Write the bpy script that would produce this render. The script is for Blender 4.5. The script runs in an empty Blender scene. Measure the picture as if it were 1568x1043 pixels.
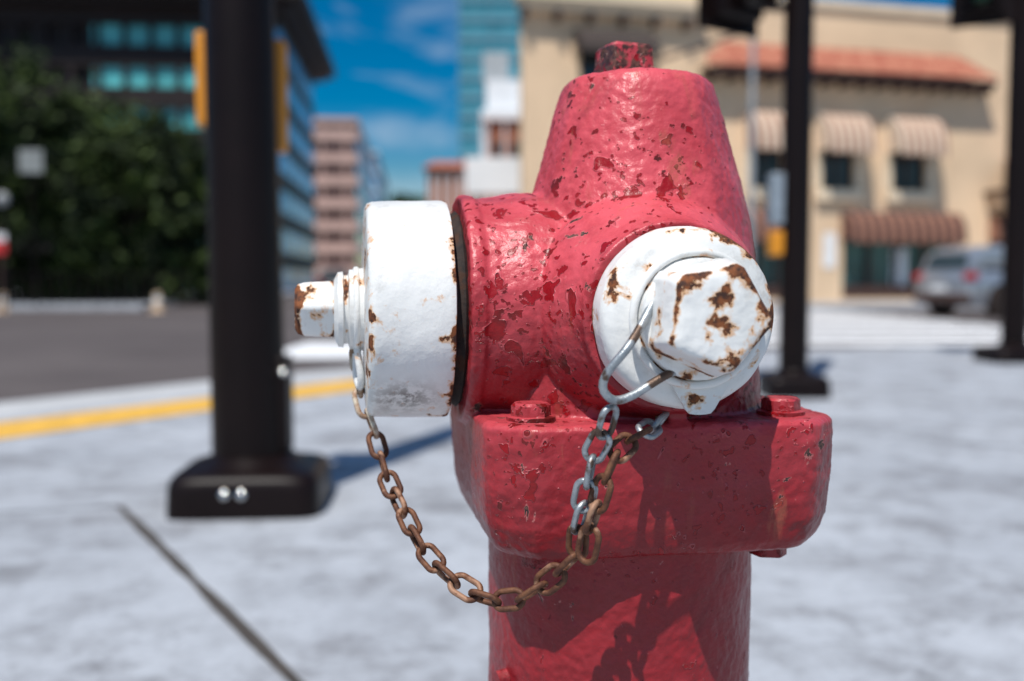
import bpy, bmesh, math, random
import numpy as np
from mathutils import Vector, Matrix
random.seed(7); np.random.seed(7)
R=math.radians
scene=bpy.context.scene
scene.view_settings.view_transform='Standard'
scene.view_settings.look='None'
scene.view_settings.exposure=0

# ------------------------------------------------------------------ helpers
def link(o,parent=None):
    scene.collection.objects.link(o)
    if parent is not None: o.parent=parent
    return o
def empty(name,loc=(0,0,0),rz=0):
    e=bpy.data.objects.new(name,None); e.empty_display_size=.1
    e.location=loc; e.rotation_euler=(0,0,rz)
    return link(e)
def mesh_obj(name,V,F,mat=None,parent=None,smooth=None,loc=None,rot=None):
    me=bpy.data.meshes.new(name); me.from_pydata([tuple(v) for v in V],[],F); me.update()
    bm=bmesh.new(); bm.from_mesh(me); bmesh.ops.recalc_face_normals(bm,faces=bm.faces); bm.to_mesh(me); bm.free()
    if smooth is not None:
        for p in me.polygons: p.use_smooth=True
        me.set_sharp_from_angle(angle=R(smooth))
    o=bpy.data.objects.new(name,me)
    if mat is not None:
        for m in (mat if isinstance(mat,(list,tuple)) else [mat]): me.materials.append(m)
    if loc: o.location=loc
    if rot: o.rotation_euler=rot
    return link(o,parent)
BF=[(0,1,2,3),(4,7,6,5),(0,4,5,1),(1,5,6,2),(2,6,7,3),(3,7,4,0)]
def box(name,x0,x1,y0,y1,z0,z1,mat,parent=None,bevel=0):
    V=[(x0,y0,z0),(x1,y0,z0),(x1,y1,z0),(x0,y1,z0),(x0,y0,z1),(x1,y0,z1),(x1,y1,z1),(x0,y1,z1)]
    o=mesh_obj(name,V,BF,mat,parent)
    if bevel:
        m=o.modifiers.new('b','BEVEL'); m.width=bevel; m.segments=3; m.limit_method='ANGLE'
        for p in o.data.polygons: p.use_smooth=True
        o.data.set_sharp_from_angle(angle=R(60))
    return o
def multibox(name,L,mat,parent=None):
    V=[];F=[]
    for (x0,x1,y0,y1,z0,z1) in L:
        b=len(V)
        V+=[(x0,y0,z0),(x1,y0,z0),(x1,y1,z0),(x0,y1,z0),(x0,y0,z1),(x1,y0,z1),(x1,y1,z1),(x0,y1,z1)]
        F+=[tuple(i+b for i in f) for f in BF]
    return mesh_obj(name,V,F,mat,parent)
def basis(axis):
    a=Vector(axis).normalized()
    u=Vector((0,0,1)) if abs(a.z)<.9 else Vector((1,0,0))
    v=a.cross(u).normalized(); u=v.cross(a).normalized()
    return a,u,v
def lathe_data(prof,origin=(0,0,0),axis=(0,0,1),segs=96,phase=0.0,cap=True):
    a,u,v=basis(axis); o=Vector(origin); V=[];F=[]
    for p in prof:
        t,r=p[0],p[1]
        for i in range(segs):
            th=2*math.pi*i/segs
            rr=r
            if len(p)>2:
                n=p[2]; m=(th+phase)%(2*math.pi/n)-math.pi/n
                rr=min(r*math.cos(math.pi/n)/math.cos(m), r*p[3])
            V.append(o+a*t+(u*math.cos(th)+v*math.sin(th))*rr)
    n=len(prof)
    for j in range(n-1):
        for i in range(segs):
            k=(i+1)%segs
            F.append((j*segs+i,j*segs+k,(j+1)*segs+k,(j+1)*segs+i))
    if cap:
        F.append(tuple(range(segs))[::-1]); F.append(tuple((n-1)*segs+i for i in range(segs)))
    return V,F
def lathe(name,prof,origin,axis,mat,parent=None,segs=96,phase=0.0,smooth=40):
    V,F=lathe_data(prof,origin,axis,segs,phase)
    return mesh_obj(name,V,F,mat,parent,smooth)
def cyl(name,p0,p1,r0,r1,mat,parent=None,segs=24):
    p0=Vector(p0);p1=Vector(p1);L=(p1-p0).length
    return lathe(name,[(0,r0),(L,r1)],p0,p1-p0,mat,parent,segs)
def tube_data(P,r,segs=10,closed=False):
    P=[Vector(p) for p in P]; n=len(P); V=[];F=[]
    up=None
    for i,p in enumerate(P):
        if closed: d=(P[(i+1)%n]-P[i-1])
        else: d=(P[min(i+1,n-1)]-P[max(i-1,0)])
        d.normalize()
        if up is None: _,up,_v=basis(d)
        v=d.cross(up).normalized(); up=v.cross(d).normalized()
        rr=r[i] if isinstance(r,(list,tuple)) else r
        for k in range(segs):
            th=2*math.pi*k/segs
            V.append(p+(up*math.cos(th)+v*math.sin(th))*rr)
    m=n if closed else n-1
    for i in range(m):
        for k in range(segs):
            j=(i+1)%n; q=(k+1)%segs
            F.append((i*segs+k,i*segs+q,j*segs+q,j*segs+k))
    if not closed:
        F.append(tuple(range(segs))); F.append(tuple((n-1)*segs+k for k in range(segs)))
    return V,F
def resample(P,step):
    P=np.array(P,float); n=len(P)
    out=[]
    for i in range(n-1):
        p0=P[max(i-1,0)];p1=P[i];p2=P[i+1];p3=P[min(i+2,n-1)]
        for t in np.linspace(0,1,20,endpoint=False):
            out.append(.5*((2*p1)+(-p0+p2)*t+(2*p0-5*p1+4*p2-p3)*t*t+(-p0+3*p1-3*p2+p3)*t**3))
    out.append(P[-1]); out=np.array(out)
    d=np.r_[0,np.cumsum(np.linalg.norm(np.diff(out,axis=0),axis=1))]
    s=np.arange(0,d[-1],step)
    return np.stack([np.interp(s,d,out[:,k]) for k in range(3)],1)
def set_attr(o,fn,name='wear'):
    me=o.data; a=me.attributes.new(name,'FLOAT','POINT')
    a.data.foreach_set('value',[float(fn(v.co)) for v in me.vertices])

# ------------------------------------------------------------------ materials
class NT:
    def __init__(s,name):
        s.m=bpy.data.materials.new(name); s.m.use_nodes=True; s.t=s.m.node_tree; s.n=s.t.nodes
        s.b=s.n['Principled BSDF']; s.tc=s.n.new('ShaderNodeTexCoord')
    def new(s,typ,**k):
        n=s.n.new(typ)
        for a,b in k.items(): setattr(n,a,b)
        return n
    def L(s,a,b): s.t.links.new(a,b)
    def noise(s,scale,detail=4,rough=.55,dist=0,vec=None):
        n=s.new('ShaderNodeTexNoise'); n.inputs['Scale'].default_value=scale
        n.inputs['Detail'].default_value=detail; n.inputs['Roughness'].default_value=rough
        n.inputs['Distortion'].default_value=dist
        s.L(vec if vec is not None else s.tc.outputs['Object'],n.inputs['Vector']); return n.outputs['Fac']
    def map(s,x,a,b,c=0,d=1,smooth=False):
        n=s.new('ShaderNodeMapRange'); n.inputs[1].default_value=a; n.inputs[2].default_value=b
        n.inputs[3].default_value=c; n.inputs[4].default_value=d
        if smooth: n.interpolation_type='SMOOTHSTEP'
        s.L(x,n.inputs[0]); return n.outputs[0]
    def math(s,op,a,b=None):
        n=s.new('ShaderNodeMath',operation=op)
        for i,x in enumerate((a,b)):
            if x is None: continue
            if isinstance(x,(int,float)): n.inputs[i].default_value=x
            else: s.L(x,n.inputs[i])
        return n.outputs[0]
    def mix(s,f,a,b,blend='MIX'):
        n=s.new('ShaderNodeMix',data_type='RGBA',blend_type=blend)
        if isinstance(f,(int,float)): n.inputs[0].default_value=f
        else: s.L(f,n.inputs[0])
        for i,x in ((6,a),(7,b)):
            if isinstance(x,tuple): n.inputs[i].default_value=x+(1,) if len(x)==3 else x
            else: s.L(x,n.inputs[i])
        return n.outputs[2]
    def bump(s,h,strength,dist,prev=None):
        n=s.new('ShaderNodeBump'); n.inputs['Strength'].default_value=strength; n.inputs['Distance'].default_value=dist
        s.L(h,n.inputs['Height'])
        if prev is not None: s.L(prev,n.inputs['Normal'])
        return n.outputs[0]
    def attr(s,name='wear'):
        n=s.new('ShaderNodeAttribute',attribute_name=name); return n.outputs['Fac']
    def fin(s,col=None,rough=None,normal=None,metal=None):
        for x,k in ((col,'Base Color'),(rough,'Roughness'),(normal,'Normal'),(metal,'Metallic')):
            if x is None: continue
            if isinstance(x,tuple): s.b.inputs[k].default_value=x+(1,)
            elif isinstance(x,(int,float)): s.b.inputs[k].default_value=x
            else: s.L(x,s.b.inputs[k])
        return s.m
def simple(name,col,rough=.6,metal=0,var=.15,scale=3.0,bump=0,spec=None):
    t=NT(name); n=t.noise(scale,5)
    f=t.map(n,.3,.7)
    c=t.mix(f,tuple(x*(1-var) for x in col),tuple(min(1,x*(1+var)) for x in col))
    nm=t.bump(t.noise(scale*8,4),.4,bump) if bump else None
    if spec is not None: t.b.inputs['Specular IOR Level'].default_value=spec
    return t.fin(c,rough,nm,metal)

def red_paint(name='red_peeling_paint',wear=0.0,brown=0.0):
    t=NT(name)
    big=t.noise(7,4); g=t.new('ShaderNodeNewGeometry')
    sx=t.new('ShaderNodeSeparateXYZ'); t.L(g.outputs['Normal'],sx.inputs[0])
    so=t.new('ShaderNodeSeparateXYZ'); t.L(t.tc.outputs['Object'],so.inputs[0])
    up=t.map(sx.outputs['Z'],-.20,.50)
    zramp=t.map(so.outputs['Z'],.50,.74)      # pink patches grow stronger from the barrel up to the upper casting
    fade=t.math('ADD',t.math('MULTIPLY',up,.42),t.math('MULTIPLY',t.math('MULTIPLY',t.map(big,.33,.58),zramp),.58))  # paint fading with shade painted in: paler facing up, deeper red on sides
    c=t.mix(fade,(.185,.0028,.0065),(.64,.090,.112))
    mott=t.noise(38,8,.70)
    c=t.mix(t.map(mott,.46,.66,0,.38),c,(.34,.007,.013))
    dirt=t.noise(10,7,.68,.6); c=t.mix(t.map(dirt,.54,.72,0,.58),c,(.075,.005,.007))
    clus=t.noise(8.5,4,.6,.5); dens=t.map(so.outputs['Z'],.48,.60,-.05,.0)
    chips=[];rims=[]
    for sc,base,k,dist in ((95,.908,.50,.20),(170,.926,.50,.10),(42,.965,.52,.4)):
        cn=t.noise(sc,2.5,.5,dist)
        thr=t.math('SUBTRACT',t.math('SUBTRACT',base-wear,dens),t.math('MULTIPLY',clus,k))
        dd=t.math('SUBTRACT',cn,thr)
        ch=t.map(dd,0,.008); chips.append(ch); rims.append(t.math('SUBTRACT',t.map(dd,-.020,-.003),ch))
    chip=t.math('MAXIMUM',t.math('MAXIMUM',chips[0],chips[1]),chips[2])
    rim=t.math('MULTIPLY',t.math('MAXIMUM',t.math('MAXIMUM',rims[0],rims[1]),rims[2]),t.math('SUBTRACT',1.0,chip))
    c=t.mix(t.math('MULTIPLY',rim,.30),c,(.62,.18,.19))
    cc=t.mix(t.map(t.noise(25,3),.52,.66),(.27,.003,.007),(.085,.010,.008))
    c=t.mix(chip,c,cc)
    mp=t.new('ShaderNodeMapping'); mp.inputs['Scale'].default_value=(1,1,.22); mp.inputs['Rotation'].default_value=(0,.3,0); t.L(t.tc.outputs['Object'],mp.inputs[0])
    st=t.noise(60,6,.7,.5,mp.outputs[0]); st2=t.math('MULTIPLY',t.map(st,.56,.70),t.map(t.noise(6,3),.49,.60))
    c=t.mix(t.math('MULTIPLY',st2,.60),c,(.34,.11,.06))
    mn=t.noise(46,5,.6,.5); ml=t.noise(9.5,2); mthr=t.math('SUBTRACT',.908-wear,t.math('MULTIPLY',ml,.40))
    md=t.math('SUBTRACT',mn,mthr)
    met=t.map(md,0,.010)
    mrim=t.math('SUBTRACT',t.map(md,-.018,-.004),met)
    c=t.mix(t.math('MULTIPLY',mrim,.5),c,(.62,.28,.25))
    mc=t.mix(t.map(t.noise(190,4),.4,.6),(.022,.015,.015),(.13,.065,.05))
    c=t.mix(met,c,mc)
    en=t.math('MULTIPLY',t.map(g.outputs['Pointiness'],.53,.60),t.map(t.noise(120,5,.65),.48,.58))
    c=t.mix(t.math('MULTIPLY',en,.8),c,(.13,.010,.010))
    if brown>0:
        bm_=t.map(t.noise(70,5,.65,.3),.50-brown*.12,.56-brown*.12)
        c=t.mix(bm_,c,t.mix(t.map(t.noise(200,4),.4,.6),(.05,.022,.018),(.16,.07,.05)))
    h=t.math('ADD',t.math('MULTIPLY',chip,-1.0),t.math('MULTIPLY',met,-1.4))
    h=t.math('ADD',t.math('ADD',h,t.math('MULTIPLY',en,-.6)),t.math('MULTIPLY',rim,.35))
    b1=t.bump(t.noise(330,3,.5),.65,.0007)
    b2=t.bump(t.noise(120,6,.65),.50,.0011,b1)
    b3=t.bump(h,1.0,.0012,b2)
    ro=t.map(mott,.3,.7,.27,.45)
    ro=t.mix(met,ro,(.8,.8,.8))
    t.b.inputs['Specular IOR Level'].default_value=.40
    return t.fin(c,ro,b3)
def white_paint(off=0.0,edgew=.20,name='white_rusty_paint'):
    t=NT(name)
    c=t.mix(t.map(t.noise(14,4),.35,.7),(.80,.80,.78),(.64,.645,.63))
    gr=t.map(t.noise(24,8,.75),.54,.72,0,.6); c=t.mix(gr,c,(.30,.27,.23))
    gs=t.attr('grime'); c=t.mix(t.math('MULTIPLY',gs,t.map(t.noise(130,5,.7),.42,.54,0,.85)),c,(.10,.085,.07))
    em=t.attr('wear')
    rn=t.noise(70,4,.60,.2); lo=t.noise(21,2)
    d=t.math('ADD',t.math('ADD',rn,t.math('MULTIPLY',lo,.42)),t.math('MULTIPLY',em,edgew))
    stain=t.map(d,.790-off,.900-off,0,1,True); rust=t.map(d,.888-off,.905-off)
    c=t.mix(t.math('MULTIPLY',stain,.85),c,(.62,.29,.08))
    rc=t.mix(t.map(t.noise(240,4),.4,.6),(.040,.014,.008),(.20,.060,.016))
    c=t.mix(rust,c,rc)
    b1=t.bump(t.noise(80,4,.55),.6,.0014)
    b2=t.bump(t.noise(300,3),.3,.0005,b1)
    b3=t.bump(t.math('MULTIPLY',rust,-1.0),1,.0010,b2)
    ro=t.mix(rust,(.36,.36,.36),(.85,.85,.85))
    return t.fin(c,ro,b3)
def rust_metal(name,c1,c2,c3,metal,rough):
    t=NT(name)
    c=t.mix(t.map(t.noise(120,5,.65),.38,.62),c1,c2)
    c=t.mix(t.map(t.noise(55,4),.56,.62),c,c3)
    return t.fin(c,rough,t.bump(t.noise(500,4,.6),.7,.0006),metal)
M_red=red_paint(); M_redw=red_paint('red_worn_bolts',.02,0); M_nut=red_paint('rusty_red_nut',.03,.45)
M_white=white_paint(.008,.26); M_whitenut=white_paint(-.002,.30,'white_nut_rusty_edges')
M_chain_rust=rust_metal('rusty_chain',(.075,.026,.014),(.18,.075,.035),(.34,.19,.12),.3,.65)
M_chain_silver=rust_metal('galvanised_chain',(.27,.30,.32),(.42,.45,.47),(.12,.08,.06),.7,.45)
M_chain_mixed=rust_metal('flaked_chain',(.60,.53,.42),(.26,.11,.045),(.10,.04,.02),.1,.6)
M_dark=rust_metal('dark_threads',(.015,.012,.012),(.04,.025,.02),(.05,.02,.01),.2,.8)
M_black=simple('black_pole_paint',(.0065,.0030,.0030),.42,0,.2,6,0,.18)
M_chrome=simple('bolt_steel',(.7,.7,.7),.2,1,.05,20)
M_yellow=simple('signal_yellow',(.66,.25,.01),.5,0,.1,5)

# ------------------------------------------------------------------ fire hydrant
HR=R(10)
hyd=empty('fire_hydrant',(.082,.76,0),HR)
ZC=.680
def rot_back(dx,dy):
    c,s=math.cos(-HR),math.sin(-HR); return (c*dx-s*dy, s*dx+c*dy)
V=[];F=[]
def add(vf):
    b=len(V); V.extend(vf[0]); F.extend([tuple(i+b for i in f) for f in vf[1]])
add(lathe_data([(0,.10),(.54,.10)],segs=120))
add(lathe_data([(0,.125),(.022,.125),(.026,.121)],segs=120))
prof=[(.59,.1060),(.63,.1045),(.67,.1010),(.70,.0975),(.725,.0925),(.747,.0858),(.766,.0795),(.786,.0735),(.806,.0682),(.824,.0635),(.838,.0595),(.8455,.0570),(.8490,.0545),(.8505,.0510)]
pv=[];pf=[];S=128
zs=np.linspace(.59,.8505,80); rs=np.interp(zs,[p[0] for p in prof],[p[1] for p in prof])
for z,r in zip(zs,rs):
    k=min(1,max(0,(z-.66)/.12)); k=k*k*(3-2*k)
    ox,oy=rot_back(.0120*k,0)
    for i in range(S):
        th=2*math.pi*i/S
        m=(th+.35)%(math.pi/4)-math.pi/8
        poly=math.cos(math.pi/8)/math.cos(m)*1.02
        rr=r*((1-.42*k)+.42*k*poly)
        pv.append((ox+rr*math.cos(th),oy+rr*math.sin(th),z))
n=len(zs)
for j in range(n-1):
    for i in range(S):
        q=(i+1)%S; pf.append((j*S+i,j*S+q,(j+1)*S+q,(j+1)*S+i))
pf.append(tuple(range(S))[::-1]); pf.append(tuple((n-1)*S+i for i in range(S)))
add((pv,pf))
add(lathe_data([(0,.0855),(.085,.0855),(.100,.0825),(.114,.0810),(.115,.0835),(.1235,.0835),(.125,.0815)],(0,0,ZC),(-1,0,0)))
for ay in (-1,1):
    add(lathe_data([(0,.084),(.070,.084),(.085,.080),(.100,.073),(.112,.066),(.122,.062),(.131,.061)],(0,0,ZC-.002),(0,ay,0)))
fl=[(.5180,.1080),(.5200,.1125),(.526,.1165),(.540,.1205),(.565,.1230),(.595,.1238),(.6055,.1232),(.6085,.1200)]
fv=[];ff=[];S=200; FX=.0040
for z,h in fl:
    for i in range(S):
        th=2*math.pi*i/S; c,s=math.cos(th),math.sin(th)
        d1=h/max(abs(c),abs(s)); d2=(h*1.785)/(abs(c)+abs(s))
        rr=(d1**-60+d2**-60)**(-1/60)
        fv.append((rr*c+FX,rr*s,z))
n=len(fl)
for j in range(n-1):
    for i in range(S):
        q=(i+1)%S; ff.append((j*S+i,j*S+q,(j+1)*S+q,(j+1)*S+i))
ff.append(tuple(range(S))[::-1]); ff.append(tuple((n-1)*S+i for i in range(S)))
add((fv,ff))
def bx(x0,x1,y0,y1,z0,z1): add(([(x0,y0,z0),(x1,y0,z0),(x1,y1,z0),(x0,y1,z0),(x0,y0,z1),(x1,y0,z1),(x1,y1,z1),(x0,y1,z1)],BF))
bx(.000,.012,-.118,-.085,.603,.626)
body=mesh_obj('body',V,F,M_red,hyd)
m=body.modifiers.new('r','REMESH'); m.mode='VOXEL'; m.voxel_size=.0015; m.use_smooth_shade=True
m=body.modifiers.new('s','SMOOTH'); m.factor=.5; m.iterations=4
tx=bpy.data.textures.new('cast','CLOUDS'); tx.noise_scale=.035; tx.noise_depth=3
m=body.modifiers.new('d','DISPLACE'); m.texture=tx; m.strength=.0022; m.mid_level=.5; m.texture_coords='LOCAL'
tx2=bpy.data.textures.new('flake','CLOUDS'); tx2.noise_scale=.006; tx2.noise_depth=2
m=body.modifiers.new('d2','DISPLACE'); m.texture=tx2; m.strength=.0013; m.mid_level=.5; m.texture_coords='LOCAL'

nx,ny=rot_back(.0020,0)
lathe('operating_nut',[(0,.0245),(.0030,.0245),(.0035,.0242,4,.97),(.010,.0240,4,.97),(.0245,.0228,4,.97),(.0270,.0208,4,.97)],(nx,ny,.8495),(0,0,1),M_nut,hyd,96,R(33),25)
for i,(sx,sy) in enumerate([(-1,-1),(1,-1),(1,1),(-1,1)]):
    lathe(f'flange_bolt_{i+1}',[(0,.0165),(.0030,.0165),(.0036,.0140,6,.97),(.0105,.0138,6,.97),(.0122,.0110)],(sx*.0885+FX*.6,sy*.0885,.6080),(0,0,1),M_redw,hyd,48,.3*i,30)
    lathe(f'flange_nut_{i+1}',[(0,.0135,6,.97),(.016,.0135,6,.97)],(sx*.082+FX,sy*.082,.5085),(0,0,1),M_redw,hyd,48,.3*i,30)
lathe('pumper_threads',[(.10,.070),(.118,.070),(.12,.072),(.124,.069),(.127,.072),(.131,.069),(.150,.070)],(0,0,ZC),(-1,0,0),M_dark,hyd)
def densify(prof,st=.003):
    out=[prof[0]]
    for a,b in zip(prof[:-1],prof[1:]):
        L=math.hypot(b[0]-a[0],b[1]-a[1]); k=max(1,int(L/st))
        for i in range(1,k+1): out.append((a[0]+(b[0]-a[0])*i/k,a[1]+(b[1]-a[1])*i/k)+tuple(b[2:]))
    return out
def wob(o,s=.0012,sc=.02):
    m=o.modifiers.new('d','DISPLACE'); t=bpy.data.textures.new('w','CLOUDS'); t.noise_scale=sc; m.texture=t; m.strength=s; m.texture_coords='LOCAL'; m.mid_level=.5
gs=lambda x,c,w: math.exp(-((x-c)/w)**2)
def sect(th,c,w):
    d=(th-c+math.pi)%(2*math.pi)-math.pi; return math.exp(-(d/w)**2)
cap=lathe('pumper_cap',densify([(.134,.066),(.1340,.0775),(.1345,.0790),(.1365,.0795),(.150,.0792),(.187,.0782),(.1905,.0768),(.1920,.0740),(.1928,.060),(.1935,.030)],.002),(0,0,ZC),(-1,0,0),M_white,hyd,160,0,50)
set_attr(cap,lambda v:.75*gs(-v.x,.1345,.0030)+.50*gs(-v.x,.1915,.0025)-.08)
set_attr(cap,lambda v:gs(v.z,ZC-.060,.010)*gs(-v.x,.168,.020),'grime')
wob(cap,.0010)
c=lathe('pumper_cap_collar',densify([(.190,.0300),(.1965,.0300),(.1970,.0265),(.1990,.0265),(.1993,.0290),(.2035,.0290),(.2045,.0250),(.2075,.0250),(.2080,.0275),(.2115,.0270),(.2145,.0215)],.001),(0,0,ZC),(-1,0,0),M_whitenut,hyd,96,0,40)
set_attr(c,lambda v:.62*max(gs(-v.x,.1980,.0014),gs(-v.x,.206,.0018)))
c=lathe('pumper_cap_nut',densify([(.210,.0220,5,.95),(.216,.0220,5,.95),(.235,.0210,5,.95),(.2400,.0195,5,.95),(.2420,.0160,5,.95)],.0015),(0,0,ZC),(-1,0,0),M_whitenut,hyd,100,R(10),35)
set_attr(c,lambda v:.70*gs(-v.x,.2395,.0028)+.5*gs(-v.x,.213,.003)+.18)
for k,ay in enumerate((-1,1)):
    o=(0,0,ZC-.002); cz=ZC-.002
    sfx='' if k==0 else '_rear'
    lathe('hose_threads'+sfx,[(.11,.049),(.14,.049)],o,(0,ay,0),M_dark,hyd)
    c=lathe('hose_cap'+sfx,densify([(.132,.046),(.132,.0545),(.1335,.0565),(.137,.0568),(.150,.0560),(.1545,.0540),(.1570,.0500),(.1585,.044),(.1605,.038),(.1620,.034),(.1635,.020)],.0018),o,(0,ay,0),M_white,hyd,160,0,50)
    def fcap(v):
        r=math.hypot(v.x,v.z-cz); th=math.atan2(v.z-cz,v.x)
        e=gs(r,.0545,.0045)
        return e*(1.3*sect(th,R(62),.45)+1.2*sect(th,R(8),.40)+.5*sect(th,R(150),.3))-.10+.5*gs(abs(v.y),.134,.002)
    set_attr(c,fcap); wob(c,.0016,.018)
    c=lathe('hose_cap_collar'+sfx,densify([(.158,.0400),(.1640,.0398),(.1655,.0380),(.1658,.0365),(.1700,.0365),(.1740,.0362),(.1755,.0345),(.1760,.030)],.0015),o,(0,ay,0),M_whitenut,hyd,120,0,40)
    set_attr(c,lambda v:.65*gs(abs(v.y),.1665,.0022)*(.4+.6*sect(math.atan2(v.z-cz,v.x),R(-110),.9))); wob(c,.0010,.012)
    pr=[(.170,.0385),(.180,.0380),(.193,.0358),(.1985,.0345),(.2025,.0328),(.2042,.0308),(.2050,.0275),(.2054,.022),(.2056,.012),(.2057,.005)]
    V1,F1=lathe_data([(a,b,5,.945) for a,b in densify(pr,.0012)],(0,0,cz+.002),(0,ay,0),200,R(24))
    c=mesh_obj('hose_cap_nut'+sfx,V1,F1,M_whitenut,hyd,60)
    def fnut(v):
        r=math.hypot(v.x,v.z-cz); th=math.atan2(v.z-cz,v.x)
        e=gs(abs(v.y),.2028,.0026)
        base=gs(abs(v.y),.182,.006)*sect(th,R(-140),.9)
        blotch=gs(v.x,-.006,.0045)*gs(v.z,cz-.002,.015)*(1 if abs(v.y)>.203 else 0)
        return .74*e+.7*base+.38*blotch
    set_attr(c,fnut); wob(c,.0012,.014)
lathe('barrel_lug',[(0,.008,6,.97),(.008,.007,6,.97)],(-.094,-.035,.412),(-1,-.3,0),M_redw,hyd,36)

hydM=Matrix.Translation((.082,.76,0))@Matrix.Rotation(HR,4,'Z')
inv=hydM.inverted()
def hyd_world_mesh(name,V,F,mat,smooth=60):
    return mesh_obj(name,[inv@Vector(v) for v in V],F,mat,hyd,smooth)
def link_path(hl,hw,n=14):
    P=[]
    for i in range(n+1):
        a=-math.pi/2+math.pi*i/n; P.append((hl+hw*math.cos(a),hw*math.sin(a)))
    for i in range(n+1):
        a=math.pi/2+math.pi*i/n; P.append((-hl+hw*math.cos(a),hw*math.sin(a)))
    return P
def chain(name,pts,matfn,pitch=.0165,wire=.0020,roll0=0,L=.0250,W=.0158,jit=.35):
    S=resample(pts,pitch); groups={}
    for i in range(len(S)-1):
        LP=link_path((L*random.uniform(.96,1.03)-W)/2,W/2*random.uniform(.93,1.06)-wire)
        c=Vector((S[i]+S[i+1])/2)+Vector([random.uniform(-.0008,.0008) for _ in range(3)]); d=Vector(S[i+1]-S[i]).normalized()
        side=d.cross(Vector((0,-1,0))).normalized(); dep=side.cross(d).normalized()
        a=roll0+(math.pi/2)*(i%2)+random.uniform(-jit,jit)
        w=side*math.cos(a)+dep*math.sin(a)
        P=[c+d*p[0]+w*p[1] for p in LP]
        v,f=tube_data(P,wire,9,True)
        m=matfn(i,len(S)-1); g=groups.setdefault(m.name,[m,[],[]]); b=len(g[1])
        g[1].extend(v); g[2].extend([tuple(q+b for q in ff) for ff in f])
    for k,g in groups.items(): hyd_world_mesh(name+'_'+k.split('_')[0],g[1],g[2],g[0])
main=[(-.1125,.728,.652),(-.1110,.727,.628),(-.1085,.724,.611),(-.0985,.715,.588),(-.0890,.70,.563),(-.0754,.68,.5425),(-.0602,.66,.521),(-.0395,.642,.5060),(-.0161,.628,.4975),(.0066,.620,.5005),(.0235,.612,.5161),(.0385,.606,.5308),(.0400,.600,.5517),(.0450,.594,.5729),(.0470,.589,.5925),(.0545,.583,.6098),(.0590,.576,.6330)]
def mm(i,n):
    if i<4: return M_chain_mixed
    if i>n-6: return M_chain_silver
    return M_chain_rust
chain('chain_main',main,mm,roll0=.5)
second=[(.0980,.640,.612),(.0850,.615,.6075),(.0719,.598,.604),(.0590,.587,.5926),(.0530,.588,.5722),(.0480,.590,.5557),(.0445,.593,.5387),(.0425,.596,.5205)]
chain('chain_branch',second,lambda i,n: M_chain_silver if i<2 else M_chain_rust,roll0=1.1)
lp=[(.0850,.5860,.692),(.0760,.5790,.6763),(.0690,.572,.666),(.0640,.569,.6596),(.0575,.569,.652),(.0539,.570,.6465),(.0523,.571,.641),(.0537,.572,.6359),(.0600,.574,.6315),(.0705,.578,.634),(.0825,.582,.6408),(.0925,.586,.6459),(.100,.590,.648)]
S=resample(lp,.003); v,f=tube_data(S,.0026,12); hyd_world_mesh('hose_cap_wire_loop',v,f,M_chain_silver)
def ring(name,o,axis,r,w,mat,parent):
    a,u,vv=basis(axis); P=[Vector(o)+(u*math.cos(t)+vv*math.sin(t))*r for t in np.linspace(0,2*math.pi,64,endpoint=False)]
    v,f=tube_data(P,w,10,True); return mesh_obj(name,v,f,mat,parent,60)
c=ring('hose_cap_ring',(0,-.1665,ZC-.002),(0,-1,0),.0400,.0026,M_whitenut,hyd)
ring('pumper_cap_ring',(-.1985,0,ZC),(-1,0,0),.0290,.0024,M_whitenut,hyd)
v,f=lathe_data([(0,.0450,3,.72),(.0030,.0450,3,.72)],(.004,-.1600,ZC-.028),(0,-1,0),60,R(60))
mesh_obj('hose_cap_tongue',v,f,M_white,hyd,40)
S=resample([(-.1985,-.012,ZC-.026),(-.1975,-.014,ZC-.036),(-.196,-.013,ZC-.048),(-.1965,-.008,ZC-.056),(-.199,-.004,ZC-.048),(-.199,-.004,ZC-.03)],.002)
v,f=tube_data(S,.0026,10); mesh_obj('pumper_cap_strap',v,f,M_whitenut,hyd,60)
ring('lug_ring',(.006,-.108,.612),(.2,-1,.35),.0115,.0021,M_chain_rust,hyd)

# ------------------------------------------------------------------ ground
def concrete(name,c1,c2,c3,s=1.0,k=1.0):
    t=NT(name)
    a=t.noise(.9*s,7,.60,.2); b=t.noise(6*s,8,.74,.3); d=t.noise(60*s,5,.6)
    c=t.mix(t.map(a,.35,.65),c1,c2)
    c=t.mix(t.map(b,.46,.70,0,.50*k),c,c3)
    sp=t.noise(2.2*s,10,.78,.15)
    c=t.mix(t.map(sp,.49,.62,0,.78*k),c,c3)
    dk=t.noise(3.6*s,7,.68,.3); c=t.mix(t.map(dk,.58,.68,0,.55*k),c,tuple(x*.62 for x in c3))
    sk=t.noise(35*s,5,.7); c=t.mix(t.map(sk,.56,.70,0,.45*k),c,c3)
    c=t.mix(t.map(d,.3,.7,0,.25),c,c3)
    return t.fin(c,.75,t.bump(d,.4,.003))
M_side=concrete('concrete_sidewalk',(.470,.500,.545),(.370,.396,.438),(.170,.172,.185))
M_gut=concrete('concrete_gutter',(.56,.57,.58),(.46,.47,.48),(.3,.3,.3),1,.5)
def asphalt():
    t=NT('asphalt'); a=t.noise(.35,6,.6,.5); b=t.noise(40,4)
    c=t.mix(t.map(a,.35,.65),(.070,.055,.053),(.112,.092,.088)); c=t.mix(t.map(b,.35,.65,0,.4),c,(.06,.055,.055))
    return t.fin(c,.85,t.bump(b,.5,.01))
M_asph=asphalt()
M_joint=simple('joint_filler',(.055,.046,.040),.9,0,.3,30)
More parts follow.
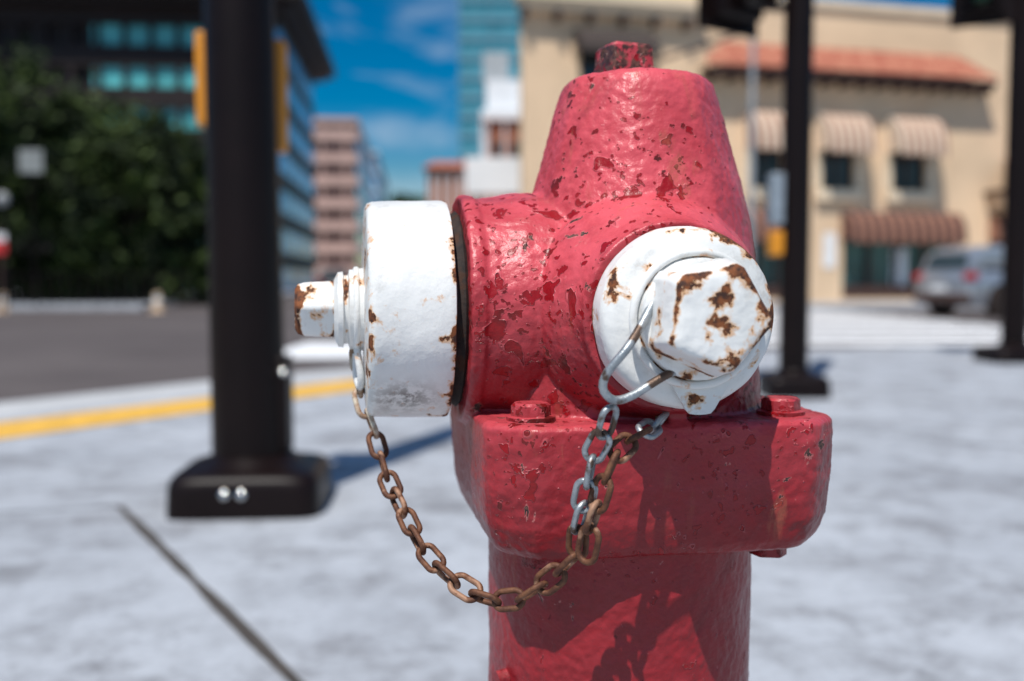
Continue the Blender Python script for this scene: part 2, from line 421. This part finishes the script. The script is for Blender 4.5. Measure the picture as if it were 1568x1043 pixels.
M_ypaint=simple('yellow_curb_paint',(.72,.41,.06),.6,0,.18,9)
M_wpaint=simple('white_road_paint',(.80,.81,.82),.6,0,.12,3)
g=mesh_obj('ground',[(-1500,-1500,-.12),(1500,-1500,-.12),(1500,1500,-.12),(-1500,1500,-.12)],[(0,1,2,3)],M_asph)
curb=[(-6.9,-40),(-6.9,-6),(-6.3,-2.2),(-5.0,1.2),(-3.75,3.35),(-2.64,5.13),(-1.91,6.27),(-1.17,7.42),(-.2,8.55),(1.2,9.6),(3.0,10.3),(5.5,10.75),(9,10.9),(60,10.9)]
C=resample([(x,y,0) for x,y in curb],.25)[:,:2]
def slab(name,poly,z0,z1,mat):
    n=len(poly); V=[(p[0],p[1],z0) for p in poly]+[(p[0],p[1],z1) for p in poly]
    F=[tuple(range(n,2*n))]+[(i,(i+1)%n,n+(i+1)%n,n+i) for i in range(n)]
    return mesh_obj(name,V,F,mat)
slab('sidewalk',list(map(tuple,C))+[(60,-40)],-.12,0,M_side)
def strip(name,C,o0,o1,z,mat):
    T=np.gradient(C,axis=0); T/=np.linalg.norm(T,axis=1)[:,None]; N=np.stack([-T[:,1],T[:,0]],1)
    V=[];F=[]
    for i in range(len(C)):
        a=C[i]+N[i]*o0; b=C[i]+N[i]*o1; V+=[(a[0],a[1],z),(b[0],b[1],z)]
    for i in range(len(C)-1): F.append((2*i,2*i+1,2*i+3,2*i+2))
    return mesh_obj(name,V,F,mat)
sel=C[(C[:,0]<-.4)&(C[:,1]>-4)]
strip('yellow_curb_marking',sel,-.70,-.20,.004,M_ypaint)
strip('gutter',C,.004,1.55,-.116,M_gut)
def gline(name,a,b,w,mat=M_joint,z=.004):
    a=np.array(a);b=np.array(b);d=(b-a)/np.linalg.norm(b-a);n=np.array((-d[1],d[0]))
    N=40; V=[];F=[]
    for i in range(N+1):
        p=a+(b-a)*i/N; ww=w*(.65+.7*random.random())
        for s in (-1,1): q=p+n*ww/2*s; V.append((q[0],q[1],z))
    for i in range(N): F.append((2*i,2*i+1,2*i+3,2*i+2))
    return mesh_obj(name,V,F,mat)
j0=np.array((-1.225,3.07)); j1=np.array((-.405,1.745)); dj=(j1-j0)/np.linalg.norm(j1-j0)
gline('sidewalk_joint',j0,j1+dj*3,.026)
gline('sidewalk_joint',j0,j0+np.array((-1.9,-.55)),.009)
gline('sidewalk_joint',(1.35,4.9),(3.2,3.2),.010)
gline('sidewalk_joint',(3.2,3.2),(5.0,1.5),.010)
slab('far_sidewalk',[(-1.6,29.5),(70,29.5),(70,300),(-27,300)],-.12,.0,M_side)
slab('far_sidewalk',[(-80,29.5),(-11,29.5),(-36,300),(-80,300)],-.12,.0,M_side)
L=[]
for k in range(11):
    y=12.9+k*1.5; L.append((2.6,9.2,y,y+.85,-.118,-.112))
L.append((-2.75,-1.5,10.6,13.4,-.115,-.110))
multibox('crosswalk_marking',L,M_wpaint)

# ------------------------------------------------------------------ poles
def superring(cx,cy,z,h,e,S=64,rot=0):
    out=[]
    for i in range(S):
        th=2*math.pi*i/S; c,s=math.cos(th),math.sin(th)
        rr=h/((abs(c)**e+abs(s)**e)**(1/e))
        x,y=rr*c,rr*s
        out.append((cx+x*math.cos(rot)-y*math.sin(rot),cy+x*math.sin(rot)+y*math.cos(rot),z))
    return out
def loft(name,rings,mat,parent,smooth=40):
    S=len(rings[0]); V=[p for r in rings for p in r]; F=[]
    for j in range(len(rings)-1):
        for i in range(S):
            q=(i+1)%S; F.append((j*S+i,j*S+q,(j+1)*S+q,(j+1)*S+i))
    F.append(tuple(range(S))[::-1]); F.append(tuple((len(rings)-1)*S+i for i in range(S)))
    return mesh_obj(name,V,F,mat,parent,smooth)
def pole(name,x,y,r0,r1,h,bs,boff=(0,0),lean=0,rot=0):
    e=empty(name,(x,y,0))
    loft('base_cover',[superring(boff[0],boff[1],z,hh,ee,rot=rot) for z,hh,ee in
        [(0,bs,9),(.085,bs*.985,9),(.108,bs*.965,8),(.122,bs*.92,7),(.130,bs*.84,6),(.138,bs*.70,4),(.150,r0*1.2,2),(.165,r0*1.08,2)]],M_black,e,50)
    lathe('shaft',[(.10,r0),(h*.33,r0+(r1-r0)*.33),(h,r1)],(0,0,0),(lean,0,1),M_black,e,64)
    return e
p1=pole('traffic_signal_pole',-.826,3.12,.117,.078,5.2,.228,(.009,-.0),-.010,R(4))
for dx in (-.020,.030): lathe('base_screw',[(0,.013),(.004,.013),(.007,.008)],(dx,-.227,.075),(0,-1,.15),M_chrome,p1,20)
box('hand_hole_cover',.085,.128,-.05,.05,.17,.47,M_black,p1,.01)
lathe('cover_screw',[(0,.012),(.006,.010),(.009,.005)],(.120,-.052,.42),(.3,-1,.2),M_chrome,p1,20)
box('button_housing_left',-.186,-.02,.10,.17,1.20,1.50,M_yellow,p1,.01)
box('button_housing_right',.02,.096,.10,.17,1.12,1.475,M_yellow,p1,.01)
def signal_head(e,x,y,z,face=0):
    h=empty('tmp'); h.name='signal_head'; h.parent=e; h.location=(x,y,z); h.rotation_euler=(0,0,face)
    box('housing',-.17,.17,-.10,.10,0,1.02,M_black,h,.02)
    box('backplate',-.26,.26,.03,.045,-.07,1.10,M_black,h,.005)
    for k,c in enumerate([(.02,.25,.06),(.5,.3,.02),(.4,.02,.02)]):
        cz=.19+k*.325
        lathe(f'visor_{k}',[(0,.135),(.17,.15),(.171,.14),(.02,.125)],(0,-.10,cz),(0,-1,-.08),M_black,h,32)
        lathe(f'lens_{k}',[(0,.12),(.012,.11),(.02,.05)],(0,-.10,cz),(0,-1,0),simple(f'lens{k}_{e.name}',tuple(x*.3 for x in c),.2),h,32)
    return h
p2=pole('traffic_signal_pole',1.735,6.12,.088,.085,5.5,.19)
signal_head(p2,-.40,0,2.28,R(35))
cyl('bracket',(-.30,0,2.36),(0,0,2.36),.025,.025,M_black,p2)
M_sign=simple('sign_face',(.22,.26,.30),.5,0,.2,20)
box('button_sign',-.165,-.085,-.06,.06,1.05,1.36,M_sign,p2,.01)
box('button_housing',-.16,-.085,-.06,.06,.86,1.01,M_yellow,p2,.01)
p3=pole('traffic_signal_pole',4.42,8.75,.11,.10,5.5,.27)
signal_head(p3,-.38,-.05,2.98,R(-30))
cyl('bracket',(-.35,0,3.1),(0,0,3.1),.03,.03,M_black,p3)

# ------------------------------------------------------------------ tan building
M_tan=simple('tan_stucco',(.78,.565,.37),.9,0,.12,.5,.01)
M_tan2=simple('cream_trim',(.80,.65,.47),.85,0,.08,1.5)
def tiles():
    t=NT('clay_roof_tiles'); c=t.mix(t.map(t.noise(3.5,4,.7),.35,.65),(.28,.045,.024),(.52,.23,.14)); return t.fin(c,.8,t.bump(t.noise(12,3),.5,.03))
M_tile=tiles()
M_glass=simple('window_glass',(.03,.045,.05),.12,0,.4,.6)
M_glass_teal=simple('shop_glass',(.05,.13,.13),.12,0,.4,.5)
M_brown=simple('dark_brown_frame',(.06,.028,.020),.6,0,.2,2)
def stripes(name,c1,c2,sc):
    t=NT(name); sx=t.new('ShaderNodeSeparateXYZ'); t.L(t.tc.outputs['Object'],sx.inputs[0])
    f=t.math('GREATER_THAN',t.math('FRACT',t.math('MULTIPLY',sx.outputs['X'],sc)),.5)
    return t.fin(t.mix(f,c1,c2),.8)
M_awn=stripes('striped_awning_fabric',(.66,.52,.40),(.34,.18,.12),3.2)
M_awnd=stripes('dark_striped_awning',(.30,.14,.09),(.05,.020,.018),2.5)
TB=empty('tan_stucco_building',(.335,31.94,0),R(14))
def wall_with_openings(name,x0,x1,z0,z1,ops,mat,parent,y=0,th=.35):
    xs=sorted({x0,x1,*[o[0] for o in ops],*[o[1] for o in ops]}); zz=sorted({z0,z1,*[o[2] for o in ops],*[o[3] for o in ops]})
    L=[]
    for a,b in zip(xs[:-1],xs[1:]):
        run=None
        for c,d in zip(zz[:-1],zz[1:]):
            hole=any(o[0]<=a+1e-6 and b-1e-6<=o[1] and o[2]<=c+1e-6 and d-1e-6<=o[3] for o in ops)
            if hole:
                if run: L.append((a,b,y,y+th,run[0],run[1])); run=None
            else: run=(run[0],d) if run else (c,d)
        if run: L.append((a,b,y,y+th,run[0],run[1]))
    return multibox(name,L,mat,parent)
ups=[(7.95,9.15,3.9,6.3),(10.6,11.9,3.9,6.3),(13.35,14.75,3.9,6.3)]
shop=[(11.5,15.95,.12,2.75),(7.2,9.6,.12,2.75),(17.5,20.2,.12,2.6)]
leftw=[(1.9,4.1,6.9,8.6),(1.0,4.6,.12,3.0)]
wall_with_openings('facade',0,26,0,10.2,ups+shop+leftw,M_tan,TB)
mesh_obj('rear_volume',[(.0,.351,0),(26,.351,0),(26,18,0),(6.0,18,0),(.0,.351,10.19),(26,.351,10.19),(26,18,10.19),(6.0,18,10.19)],[(1,2,6,5),(2,3,7,6),(3,0,4,7),(4,5,6,7)],M_tan,TB)
multibox('window_glass',[(a-.0,b+.0,.22,.25,c,d) for a,b,c,d in ups+leftw],M_glass,TB)
multibox('shop_glass',[(a,b,.26,.29,c,d) for a,b,c,d in shop],M_glass_teal,TB)
L=[]
for a,b,c,d in ups+leftw:
    mx=(a+b)/2
    L+= [(mx-.04,mx+.04,.14,.218,c,d),(a+.002,a+.08,.14,.218,c,d),(b-.08,b-.002,.14,.218,c,d),(a+.08,mx-.04,.15,.217,(c+d)/2-.04,(c+d)/2+.04),(mx+.04,b-.08,.15,.217,(c+d)/2-.04,(c+d)/2+.04)]
for a,b,c,d in shop:
    n=4
    for i in range(n+1):
        x=a+(b-a)*i/n; L.append((max(a,x-.06)+.002,min(b,x+.06)-.002,.10,.257,c,d))
    L.append((a,b,.05,.09,c,c+.45))
multibox('window_frames',L,M_brown,TB)
multibox('interior_panels',[(13.6,14.2,.20,.255,.5,1.9)],M_wpaint,TB)
multibox('window_sills',[(a-.25,b+.25,-.22,-.002,c-.38,c-.02) for a,b,c,d in ups],M_tan2,TB)
multibox('window_surrounds',[(a-.30,a-.003,-.06,-.002,c,d+.3) for a,b,c,d in ups]+[(b+.003,b+.30,-.06,-.002,c,d+.3) for a,b,c,d in ups],M_tan2,TB)
def awning(name,a,b,ztop,zbot,proj,mat,parent,n=10):
    V=[];F=[];prof=[]
    for i in range(n+1):
        t=i/n*math.pi/2; prof.append((-.01-proj*math.sin(t),zbot+.14+(ztop-zbot-.14)*math.cos(t)))
    prof.append((-.01-proj,zbot))
    for (y,z) in prof: V+=[(a,y,z),(b,y,z)]
    for i in range(len(prof)-1): F.append((2*i,2*i+1,2*i+3,2*i+2))
    k=len(V); V+=[(a,-.01,zbot+.1),(b,-.01,zbot+.1)]
    F.append(tuple([2*i for i in range(len(prof)-1)]+[k])); F.append(tuple([2*i+1 for i in range(len(prof)-1)]+[k+1]))
    return mesh_obj(name,V,F,mat,parent)
for i,(a,b,c,d) in enumerate(ups): awning(f'window_awning_{i}',a-.22,b+.22,6.45,5.05,.9,M_awn,TB)
for i,(a,b,c,d) in enumerate(shop): awning(f'shop_awning_{i}',a-.1,b+.1,3.15,2.05,.6,M_awnd,TB)
awning('corner_window_awning',1.7,4.3,8.75,7.9,.8,simple('dark_awning',(.05,.035,.03),.8),TB)
def tile_roof(name,a,b,zb,zt,proj,parent):
    V=[];F=[];n=int((b-a)/.11)
    for i in range(n+1):
        x=a+(b-a)*i/n; dz=.055*abs(math.sin(i*math.pi/2.5))
        k=max(0.02,min(1,(x-a+.3)/1.2,(b-x+.05)/1.2))
        V+=[(x,-proj,zb+dz),(x,-proj*(1-k)-.004,zb+(zt-zb)*k+dz)]
    for i in range(n): F.append((2*i,2*i+2,2*i+3,2*i+1))
    o=mesh_obj(name,V,F,M_tile,parent)
    box(name+'_eave',a+.05,b-.05,-proj+.08,-.003,zb-.22,zb-.02,M_brown,parent)
    L=[(x,x+.12,-proj+.15,-.004,zb-.42,zb-.222) for x in np.arange(a+.3,b-.3,.7)]
    multibox(name+'_rafters',L,M_brown,parent)
    return o
tile_roof('tile_pent_roof',6.0,17.1,7.75,8.65,.75,TB)
box('right_wing',17.3,26,-1.4,-.002,3.4,3.95,M_tan,TB)
tile_roof('tile_wing_roof',17.1,26,3.98,5.1,1.6,TB)
multibox('cornice',[(-.3,6.0,-.55,-.003,9.55,9.8),(-.2,5.9,-.35,-.003,9.25,9.545),(6.01,26.1,-.12,-.003,10.0,10.25)],M_tan2,TB)
multibox('cornice_brackets',[(x,x+.15,-.45,-.006,8.95,9.245) for x in (-.1,1.0,2.1,3.2,4.3,5.4)],M_brown,TB)
box('poster',10.75,11.2,-.03,-.004,1.2,2.4,M_wpaint,TB)
box('plinth',0,7.1,-.06,-.002,0,.5,M_tan2,TB)

# ------------------------------------------------------------------ dark modern building
M_dkwall=simple('dark_brown_cladding',(.016,.010,.010),.6,0,.2,.3,0,.3)
M_teal=simple('teal_glass',(.10,.42,.43),.2,0,.5,.25)
M_blueg=simple('blue_glass',(.07,.34,.66),.2,0,.5,.3)
DB=empty('dark_office_building',(-17.3,75,0),R(5.4))
box('core',-55,-.6,.6,25,0,21.2,M_dkwall,DB)
multibox('roof_slab',[(-58,2.0,-2.2,27,21.2,22.2),(-56,1.2,-1.4,26.2,20.7,21.198)],M_dkwall,DB)
L=[];G=[];G2=[]
for k in range(7):
    z=k*3.0
    L.append((-55,-.0,0,.598,z+1.55,z+3.0)); L.append((-.598,0,.6,25,z+1.75,z+3.0))
    for x in np.arange(-55,0,1.9): L.append((x,x+.35,.05,.55,z,z+1.548))
    G.append((-13.5,-.62,.35,.59,z+.02,z+1.53)); G2.append((-.59,-.06,.62,24.9,z+.02,z+1.74))
multibox('spandrels',L,M_dkwall,DB); multibox('front_glass',G,M_teal,DB); multibox('street_glass',G2,M_blueg,DB)

# ------------------------------------------------------------------ mid-rise buildings
def banded(name,loc,rz,w,d,h,fl,mw,mg,band=.55,mg2=None,mw2=None):
    e=empty(name,loc,rz)
    box('glass_front',-w,0,0,.5,0,h-.2,mg,e)
    box('glass_side',-w,-.01,.51,d,0,h-.21,mg2 or mg,e)
    L=[];n=int(h/fl)
    for k in range(n):
        z=k*fl; L.append((-w-.3,.3,-.35,.1,z+fl*(1-band),z+fl))
    multibox('bands_front',L,mw,e)
    L=[]
    for k in range(n):
        z=k*fl; L.append((-.2,.3,.102,d,z+fl*(1-band*(.5 if mw2 else 1)),z+fl))
    multibox('bands_side',L,mw2 or mw,e)
    L=[(x,x+.3,-.2,-.002,0,h-.3) for x in np.arange(-w,0,3)]
    multibox('mullions',L,mw,e)
    box('parapet',-w-.35,.35,-.4,d,h,h+.8,mw,e)
    return e
M_pink=simple('pinkish_concrete',(.50,.33,.28),.8,0,.12,.3)
M_pale=simple('pale_mullion',(.45,.52,.6),.5,0,.1,.3)
M_dkg=simple('bronze_glass',(.06,.030,.030),.3,0,.3,.4)
M_sky=simple('sky_glass',(.22,.38,.58),.1,0,.3,.2)
banded('striped_office_building',(-20.2,130,0),R(5.4),10.5,46,21,2.9,M_pink,M_dkg,.5,M_sky,M_pale)
banded('glass_office_building',(-25.0,185,0),R(5.4),8,70,24,3.6,M_pale,M_sky,.3)
banded('glass_tower',(12,200,0),0,22.4,25,95,3.8,simple('tower_mullion',(.12,.28,.35),.4),simple('tower_glass',(.06,.26,.33),.12,0,.4,.1),.3)
M_off=simple('off_white_wall',(.74,.76,.78),.8,0,.1,.4)
WB=empty('white_stepped_building',(0,0,0))
box('lower_block',-1.9,5,62,72,0,11.3,M_off,WB); box('upper_block',-1.6,5,62.5,71,11.3,13.2,M_off,WB); box('penthouse',-1.8,-.2,63,70,13.2,15.0,simple('grey_plant_room',(.35,.38,.40),.7),WB)
multibox('windows',[(-1.5+i*1.3,-.6+i*1.3,61.93,61.998,z,z+1.4) for i in range(5) for z in (3,6,9)],M_glass,WB)
BB=empty('brown_brick_building')
M_brk=simple('rust_brown_wall',(.34,.14,.085),.85,0,.25,.7)
box('walls',-1.3,5,50,60,0,8.7,M_brk,BB); box('roof_frame',-1.5,5.2,49.7,60.2,8.7,9.0,M_off,BB)
multibox('ribs',[(-1.3+i*.9,-1.2+i*.9,49.8,49.998,.5,8.69) for i in range(7)],M_off,BB)
multibox('windows',[(-.95+i*.9,-.5+i*.9,49.93,49.998,z,z+1.3) for i in range(6) for z in (1,3.6,6.4)],M_glass,BB)
RB=empty('red_roof_shop')
box('walls',-3.9,-.2,46,56,0,5.9,M_brk,RB); mesh_obj('roof',[(-4.1,45.7,5.9),(0,45.7,5.9),(0,56.2,5.9),(-4.1,56.2,5.9),(-3.9,50,6.7),(-.2,50,6.7)],[(0,1,5,4),(1,2,5),(2,3,4,5),(3,0,4)],M_tile,RB)
multibox('posts',[(-3.7+i*.45,-3.6+i*.45,45.9,45.998,.5,5.7) for i in range(8)],M_off,RB)
BL=empty('billboard')
box('panel',-2.05,1.2,44,44.3,4.55,6.15,M_off,BL,.03); box('post_1',-1.6,-1.4,44.05,44.25,0,4.549,M_brown,BL); box('post_2',.4,.6,44.05,44.25,0,4.549,M_brown,BL)

# ------------------------------------------------------------------ trees
def leaf_mat():
    t=NT('foliage'); c=t.mix(t.map(t.noise(.8,3),.43,.60),(.009,.016,.008),(.070,.108,.026)); c=t.mix(t.map(t.noise(6,2),.4,.7,0,.5),c,(.025,.038,.014))
    t.b.inputs['Specular IOR Level'].default_value=.2
    return t.fin(c,.7)
M_leaf=leaf_mat(); M_bark=simple('bark',(.05,.035,.025),.9,0,.3,5)
def tree(x,y,h,rad,nclump=70,per=110,leaf=.17,sd=1):
    rng=np.random.RandomState(sd); e=empty('tree',(x,y,0))
    th=h*.38
    V=[];F=[]
    def addt(P,r):
        v,f=tube_data(P,r,8); b=len(V); V.extend(v); F.extend([tuple(i+b for i in q) for q in f])
    addt([(0,0,-.1),(.05,0,th*.5),(0,.05,th),(0,0,h*.7)],[.02*h,.016*h,.013*h,.004*h])
    for k in range(8):
        a=rng.uniform(0,6.28); z=th*(.8+.5*rng.rand()); q=rad*(.5+.4*rng.rand())
        addt([(0,0,z),(q*.4*math.cos(a),q*.4*math.sin(a),z+h*.1),(q*math.cos(a),q*math.sin(a),z+h*.22)],[.008*h,.006*h,.002*h])
    mesh_obj('trunk',V,F,M_bark,e,60)
    cz=h*.60; rz=h*.40
    d=rng.normal(size=(nclump,3)); d/=np.linalg.norm(d,axis=1)[:,None]
    cc=d*(rng.rand(nclump)**.4)[:,None]*np.array([rad,rad,rz])+np.array([0,0,cz])
    pts=[]
    for c in cc:
        s=rad*(.08+.09*rng.rand()); pts.append(c+rng.normal(size=(per,3))*s)
    P=np.concatenate(pts); P[:,2]=np.maximum(P[:,2],h*.16); N=len(P)
    a=rng.normal(size=(N,3)); a/=np.linalg.norm(a,axis=1)[:,None]; b=np.cross(a,rng.normal(size=(N,3))); b/=np.linalg.norm(b,axis=1)[:,None]
    s=(leaf*(.6+.8*rng.rand(N)))[:,None]
    VV=np.stack([P-a*s,P+b*s*.5,P+a*s,P-b*s*.5],1).reshape(-1,3)
    me=bpy.data.meshes.new('crown'); me.from_pydata(VV.tolist(),[],np.arange(4*N).reshape(-1,4).tolist()); me.materials.append(M_leaf)
    link(bpy.data.objects.new('crown',me),e)
tree(-17.0,33.5,8.0,3.2,sd=1); tree(-13.2,34.5,6.4,2.7,sd=2); tree(-20.8,36,9.3,3.6,sd=3); tree(-15.2,38,7.4,3.0,sd=4); tree(-11.4,36.5,5.4,2.0,sd=5,nclump=50)
tree(-7.9,74,6.9,2.4,sd=6,nclump=50,leaf=.25); tree(-22,52,7,3,sd=8,nclump=50,leaf=.22)
rng=np.random.RandomState(11); N=9000
P=np.stack([rng.uniform(-26,-9.8,N),rng.uniform(34,36.2,N),rng.rand(N)**.8*1.7],1)
a=rng.normal(size=(N,3)); a/=np.linalg.norm(a,axis=1)[:,None]; b=np.cross(a,rng.normal(size=(N,3))); b/=np.linalg.norm(b,axis=1)[:,None]
VV=np.stack([P-a*.2,P+b*.1,P+a*.2,P-b*.1],1).reshape(-1,3)
me=bpy.data.meshes.new('hedge'); me.from_pydata(VV.tolist(),[],np.arange(4*N).reshape(-1,4).tolist()); me.materials.append(M_leaf); link(bpy.data.objects.new('hedge',me))
L=[(-30,-10.2,32.0,32.05,.95,1.0),(-30,-10.2,32.0,32.05,.15,.2)]+[(x,x+.05,32.051,32.09,0,1.0) for x in np.arange(-30,-10.2,.3)]
multibox('railing_fence',L,M_black)

# ------------------------------------------------------------------ vehicles
def car(name,loc,rz,paint):
    e=empty(name,loc,rz)
    def sec(x,w,z0,z1,top=.9,n=8):
        P=[(-w*.94,z0),(-w,z0+(z1-z0)*.25),(-w,z0+(z1-z0)*.6),(-w*.985,z0+(z1-z0)*.85),(-w*top,z1),(w*top,z1),(w*.985,z0+(z1-z0)*.85),(w,z0+(z1-z0)*.6),(w,z0+(z1-z0)*.25),(w*.94,z0)]
        return [(x,p[0],p[1]) for p in P]
    body=[sec(-2.30,.80,.45,.92),sec(-2.24,.88,.32,1.02),sec(-1.9,.925,.26,1.06),sec(-.8,.93,.24,1.04),(sec(.9,.93,.24,1.02)),sec(1.35,.92,.25,1.00,.86),sec(2.0,.88,.28,.90,.82),sec(2.25,.80,.32,.78,.8),sec(2.33,.68,.40,.66,.8)]
    loft('body',body,paint,e,35)
    cab=[sec(-2.22,.76,1.0,1.10,.95),sec(-2.02,.78,1.0,1.52,.80),sec(-1.75,.80,1.0,1.64,.80),sec(-.4,.82,1.0,1.68,.80),sec(.35,.81,1.0,1.62,.80),sec(.75,.80,1.0,1.42,.82),sec(1.30,.78,.98,1.02,.95)]
    loft('roof',cab,paint,e,35)
    gm=M_glass
    for s in (-1,1):
        for (xa,xb) in ((-1.85,-.95),(-.88,.02),(.10,.85)):
            ya=.822*s; yt=.69*s
            xt=min(xb,.45) if xb>.5 else xb
            V=[(xa,ya,1.08),(xb,ya,1.08),(xt,yt,1.50),(xa+(.1 if xa<-1.5 else 0),yt,1.54)]
            o=mesh_obj('side_window',V+[(v[0],v[1]*.94,v[2]) for v in V],[(0,1,2,3),(4,5,6,7),(0,1,5,4),(1,2,6,5),(2,3,7,6),(3,0,4,7)],gm,e)
    mesh_obj('rear_window',[(-2.225,-.66,1.12),(-2.225,.66,1.12),(-2.07,.56,1.48),(-2.07,-.56,1.48)],[(0,1,2,3)],gm,e)
    mesh_obj('windscreen',[(1.27,-.66,1.06),(1.27,.66,1.06),(.80,.58,1.43),(.80,-.58,1.43)],[(0,1,2,3)],gm,e)
    tl=simple('tail_lamp_'+name,(.45,.02,.02),.2)
    for s in (-1,1):
        box('tail_lamp',-2.31,-2.12,s*.86-.06 if s<0 else .66,s*.66 if s<0 else .92,.86,1.03,tl,e,.02)
        box('head_lamp',2.10,2.27,-.78 if s<0 else .5,-.5 if s<0 else .78,.66,.78,M_chrome,e,.02)
    box('bumper',-2.37,-2.2,-.84,.84,.34,.56,M_brown,e,.04); box('plate',-2.385,-2.371,-.25,.25,.62,.74,M_wpaint,e)
    for x in (-1.42,1.42):
        for s in (-1,1):
            lathe('tyre',[(0,.25),(0,.33),(.03,.355),(.19,.355),(.22,.33),(.22,.25)],(x,s*.73,.355),(0,s,0),M_dark,e,36)
            lathe('wheel_rim',[(.0,.24),(.20,.24),(.185,.20),(.20,.05)],(x,s*.74,.355),(0,s,0),M_chrome,e,30)
            lathe('wheel_arch',[(0,.42),(.003,.42)],(x,s*.925,.38),(0,s,0),M_dark,e,36)
    return e
car('parked_car',(12.14,23.96,-.12),R(20),simple('silver_car_paint',(.40,.43,.48),.28,.6,.05,2))
car('parked_car',(-10.9,62,-.12),R(95),simple('dark_car_paint',(.03,.03,.035),.3,.3,.05,2))
car('parked_car',(-12.6,70,-.12),R(95),simple('grey_car_paint',(.15,.15,.16),.3,.3,.05,2))

# ------------------------------------------------------------------ small street furniture
M_cone=simple('bollard_cream',(.60,.44,.30),.6)
for x,y in ((-9.6,27.0),(-13.6,26.6)):
    e=empty('bollard',(x,y,-.12)); box('base',-.2,.2,-.2,.2,0,.05,M_cone,e,.01)
    lathe('post',[(.05,.15),(.28,.12)],(0,0,0),(0,0,1),M_cone,e,24); lathe('band',[(.281,.12),(.40,.10)],(0,0,0),(0,0,1),M_wpaint,e,24); lathe('tip',[(.401,.10),(.50,.09),(.53,.05)],(0,0,0),(0,0,1),M_cone,e,24)
e=empty('traffic_sign',(-13.22,25.8,0)); cyl('post',(0,0,-.12),(0,0,2.1),.03,.03,M_brown,e); box('panel',-.18,.18,-.05,-.032,1.42,1.75,simple('sign_red',(.5,.03,.03),.5),e,.005); box('panel_top',-.18,.18,-.05,-.032,1.76,1.95,M_off,e,.005)
e=empty('street_sign',(-14.6,30.5,0)); cyl('post',(0,0,0),(0,0,5.0),.04,.03,M_black,e); box('panel',-.34,.38,-.08,-.05,4.0,4.7,simple('grey_sign_back',(.24,.26,.26),.6),e,.02)
e=empty('street_lamp',(-15.35,30.2,0)); cyl('post',(0,0,0),(0,0,3.0),.06,.04,M_black,e); lathe('globe',[(3.0,.08),(3.1,.17),(3.22,.19),(3.34,.15),(3.4,.04)],(0,0,0),(0,0,1),simple('lamp_globe',(.45,.46,.46),.4),e,24)
e=empty('street_lamp',(6.75,28.3,-.12)); cyl('post',(0,0,0),(0,0,8.2),.10,.07,simple('grey_post',(.30,.32,.34),.5),e)
cyl('arm',(0,0,7.9),(-3.0,0,6.9),.06,.05,M_brown,e); lathe('lamp_head',[(0,.08),(.1,.2),(.5,.16),(.6,.05)],(-2.9,0,6.95),(-1,0,-.3),M_brown,e,20)

# ------------------------------------------------------------------ light
EL,AZ=R(61),R(201)
sd=Vector((math.sin(AZ)*math.cos(EL),math.cos(AZ)*math.cos(EL),math.sin(EL)))
sun=bpy.data.lights.new('sun','SUN'); sun.energy=5.0; sun.angle=R(.5); sun.color=(1,.96,.9)
so=bpy.data.objects.new('sun',sun); so.rotation_euler=sd.to_track_quat('Z','Y').to_euler(); link(so)
w=bpy.data.worlds.new('World'); scene.world=w; w.use_nodes=True; nt=w.node_tree; bg=nt.nodes['Background']
sky=nt.nodes.new('ShaderNodeTexSky'); sky.sky_type='NISHITA'; sky.sun_disc=False; sky.sun_elevation=EL; sky.sun_rotation=AZ
sky.air_density=1.0; sky.dust_density=.3; sky.ozone_density=1.5
hs=nt.nodes.new('ShaderNodeHueSaturation'); hs.inputs['Saturation'].default_value=1.9; hs.inputs['Value'].default_value=1.10
nt.links.new(sky.outputs[0],hs.inputs['Color'])
tc=nt.nodes.new('ShaderNodeTexCoord'); mp=nt.nodes.new('ShaderNodeMapping'); mp.inputs['Scale'].default_value=(1,1,3.2); mp.inputs['Location'].default_value=(.3,.1,.2)
nz=nt.nodes.new('ShaderNodeTexNoise'); nz.inputs['Scale'].default_value=5.2; nz.inputs['Detail'].default_value=9; nz.inputs['Roughness'].default_value=.58; nz.inputs['Distortion'].default_value=.5
nt.links.new(tc.outputs['Generated'],mp.inputs[0]); nt.links.new(mp.outputs[0],nz.inputs['Vector'])
mr=nt.nodes.new('ShaderNodeMapRange'); mr.inputs[1].default_value=.46; mr.inputs[2].default_value=.74; mr.inputs[4].default_value=.8
nt.links.new(nz.outputs['Fac'],mr.inputs[0])
mx=nt.nodes.new('ShaderNodeMix'); mx.data_type='RGBA'; mx.inputs[7].default_value=(8,9.5,11.5,1)
nt.links.new(mr.outputs[0],mx.inputs[0]); nt.links.new(hs.outputs[0],mx.inputs[6]); nt.links.new(mx.outputs[2],bg.inputs['Color'])
bg.inputs['Strength'].default_value=.068

# ------------------------------------------------------------------ camera
cam=bpy.data.cameras.new('camera'); co=bpy.data.objects.new('camera',cam); link(co)
co.location=(0,0,.70); co.rotation_euler=(R(90-3.36),0,0)
cam.lens=35; cam.sensor_width=36; cam.clip_start=.02; cam.clip_end=3000
cam.dof.use_dof=True; cam.dof.focus_distance=.635; cam.dof.aperture_fstop=3.6
scene.camera=co
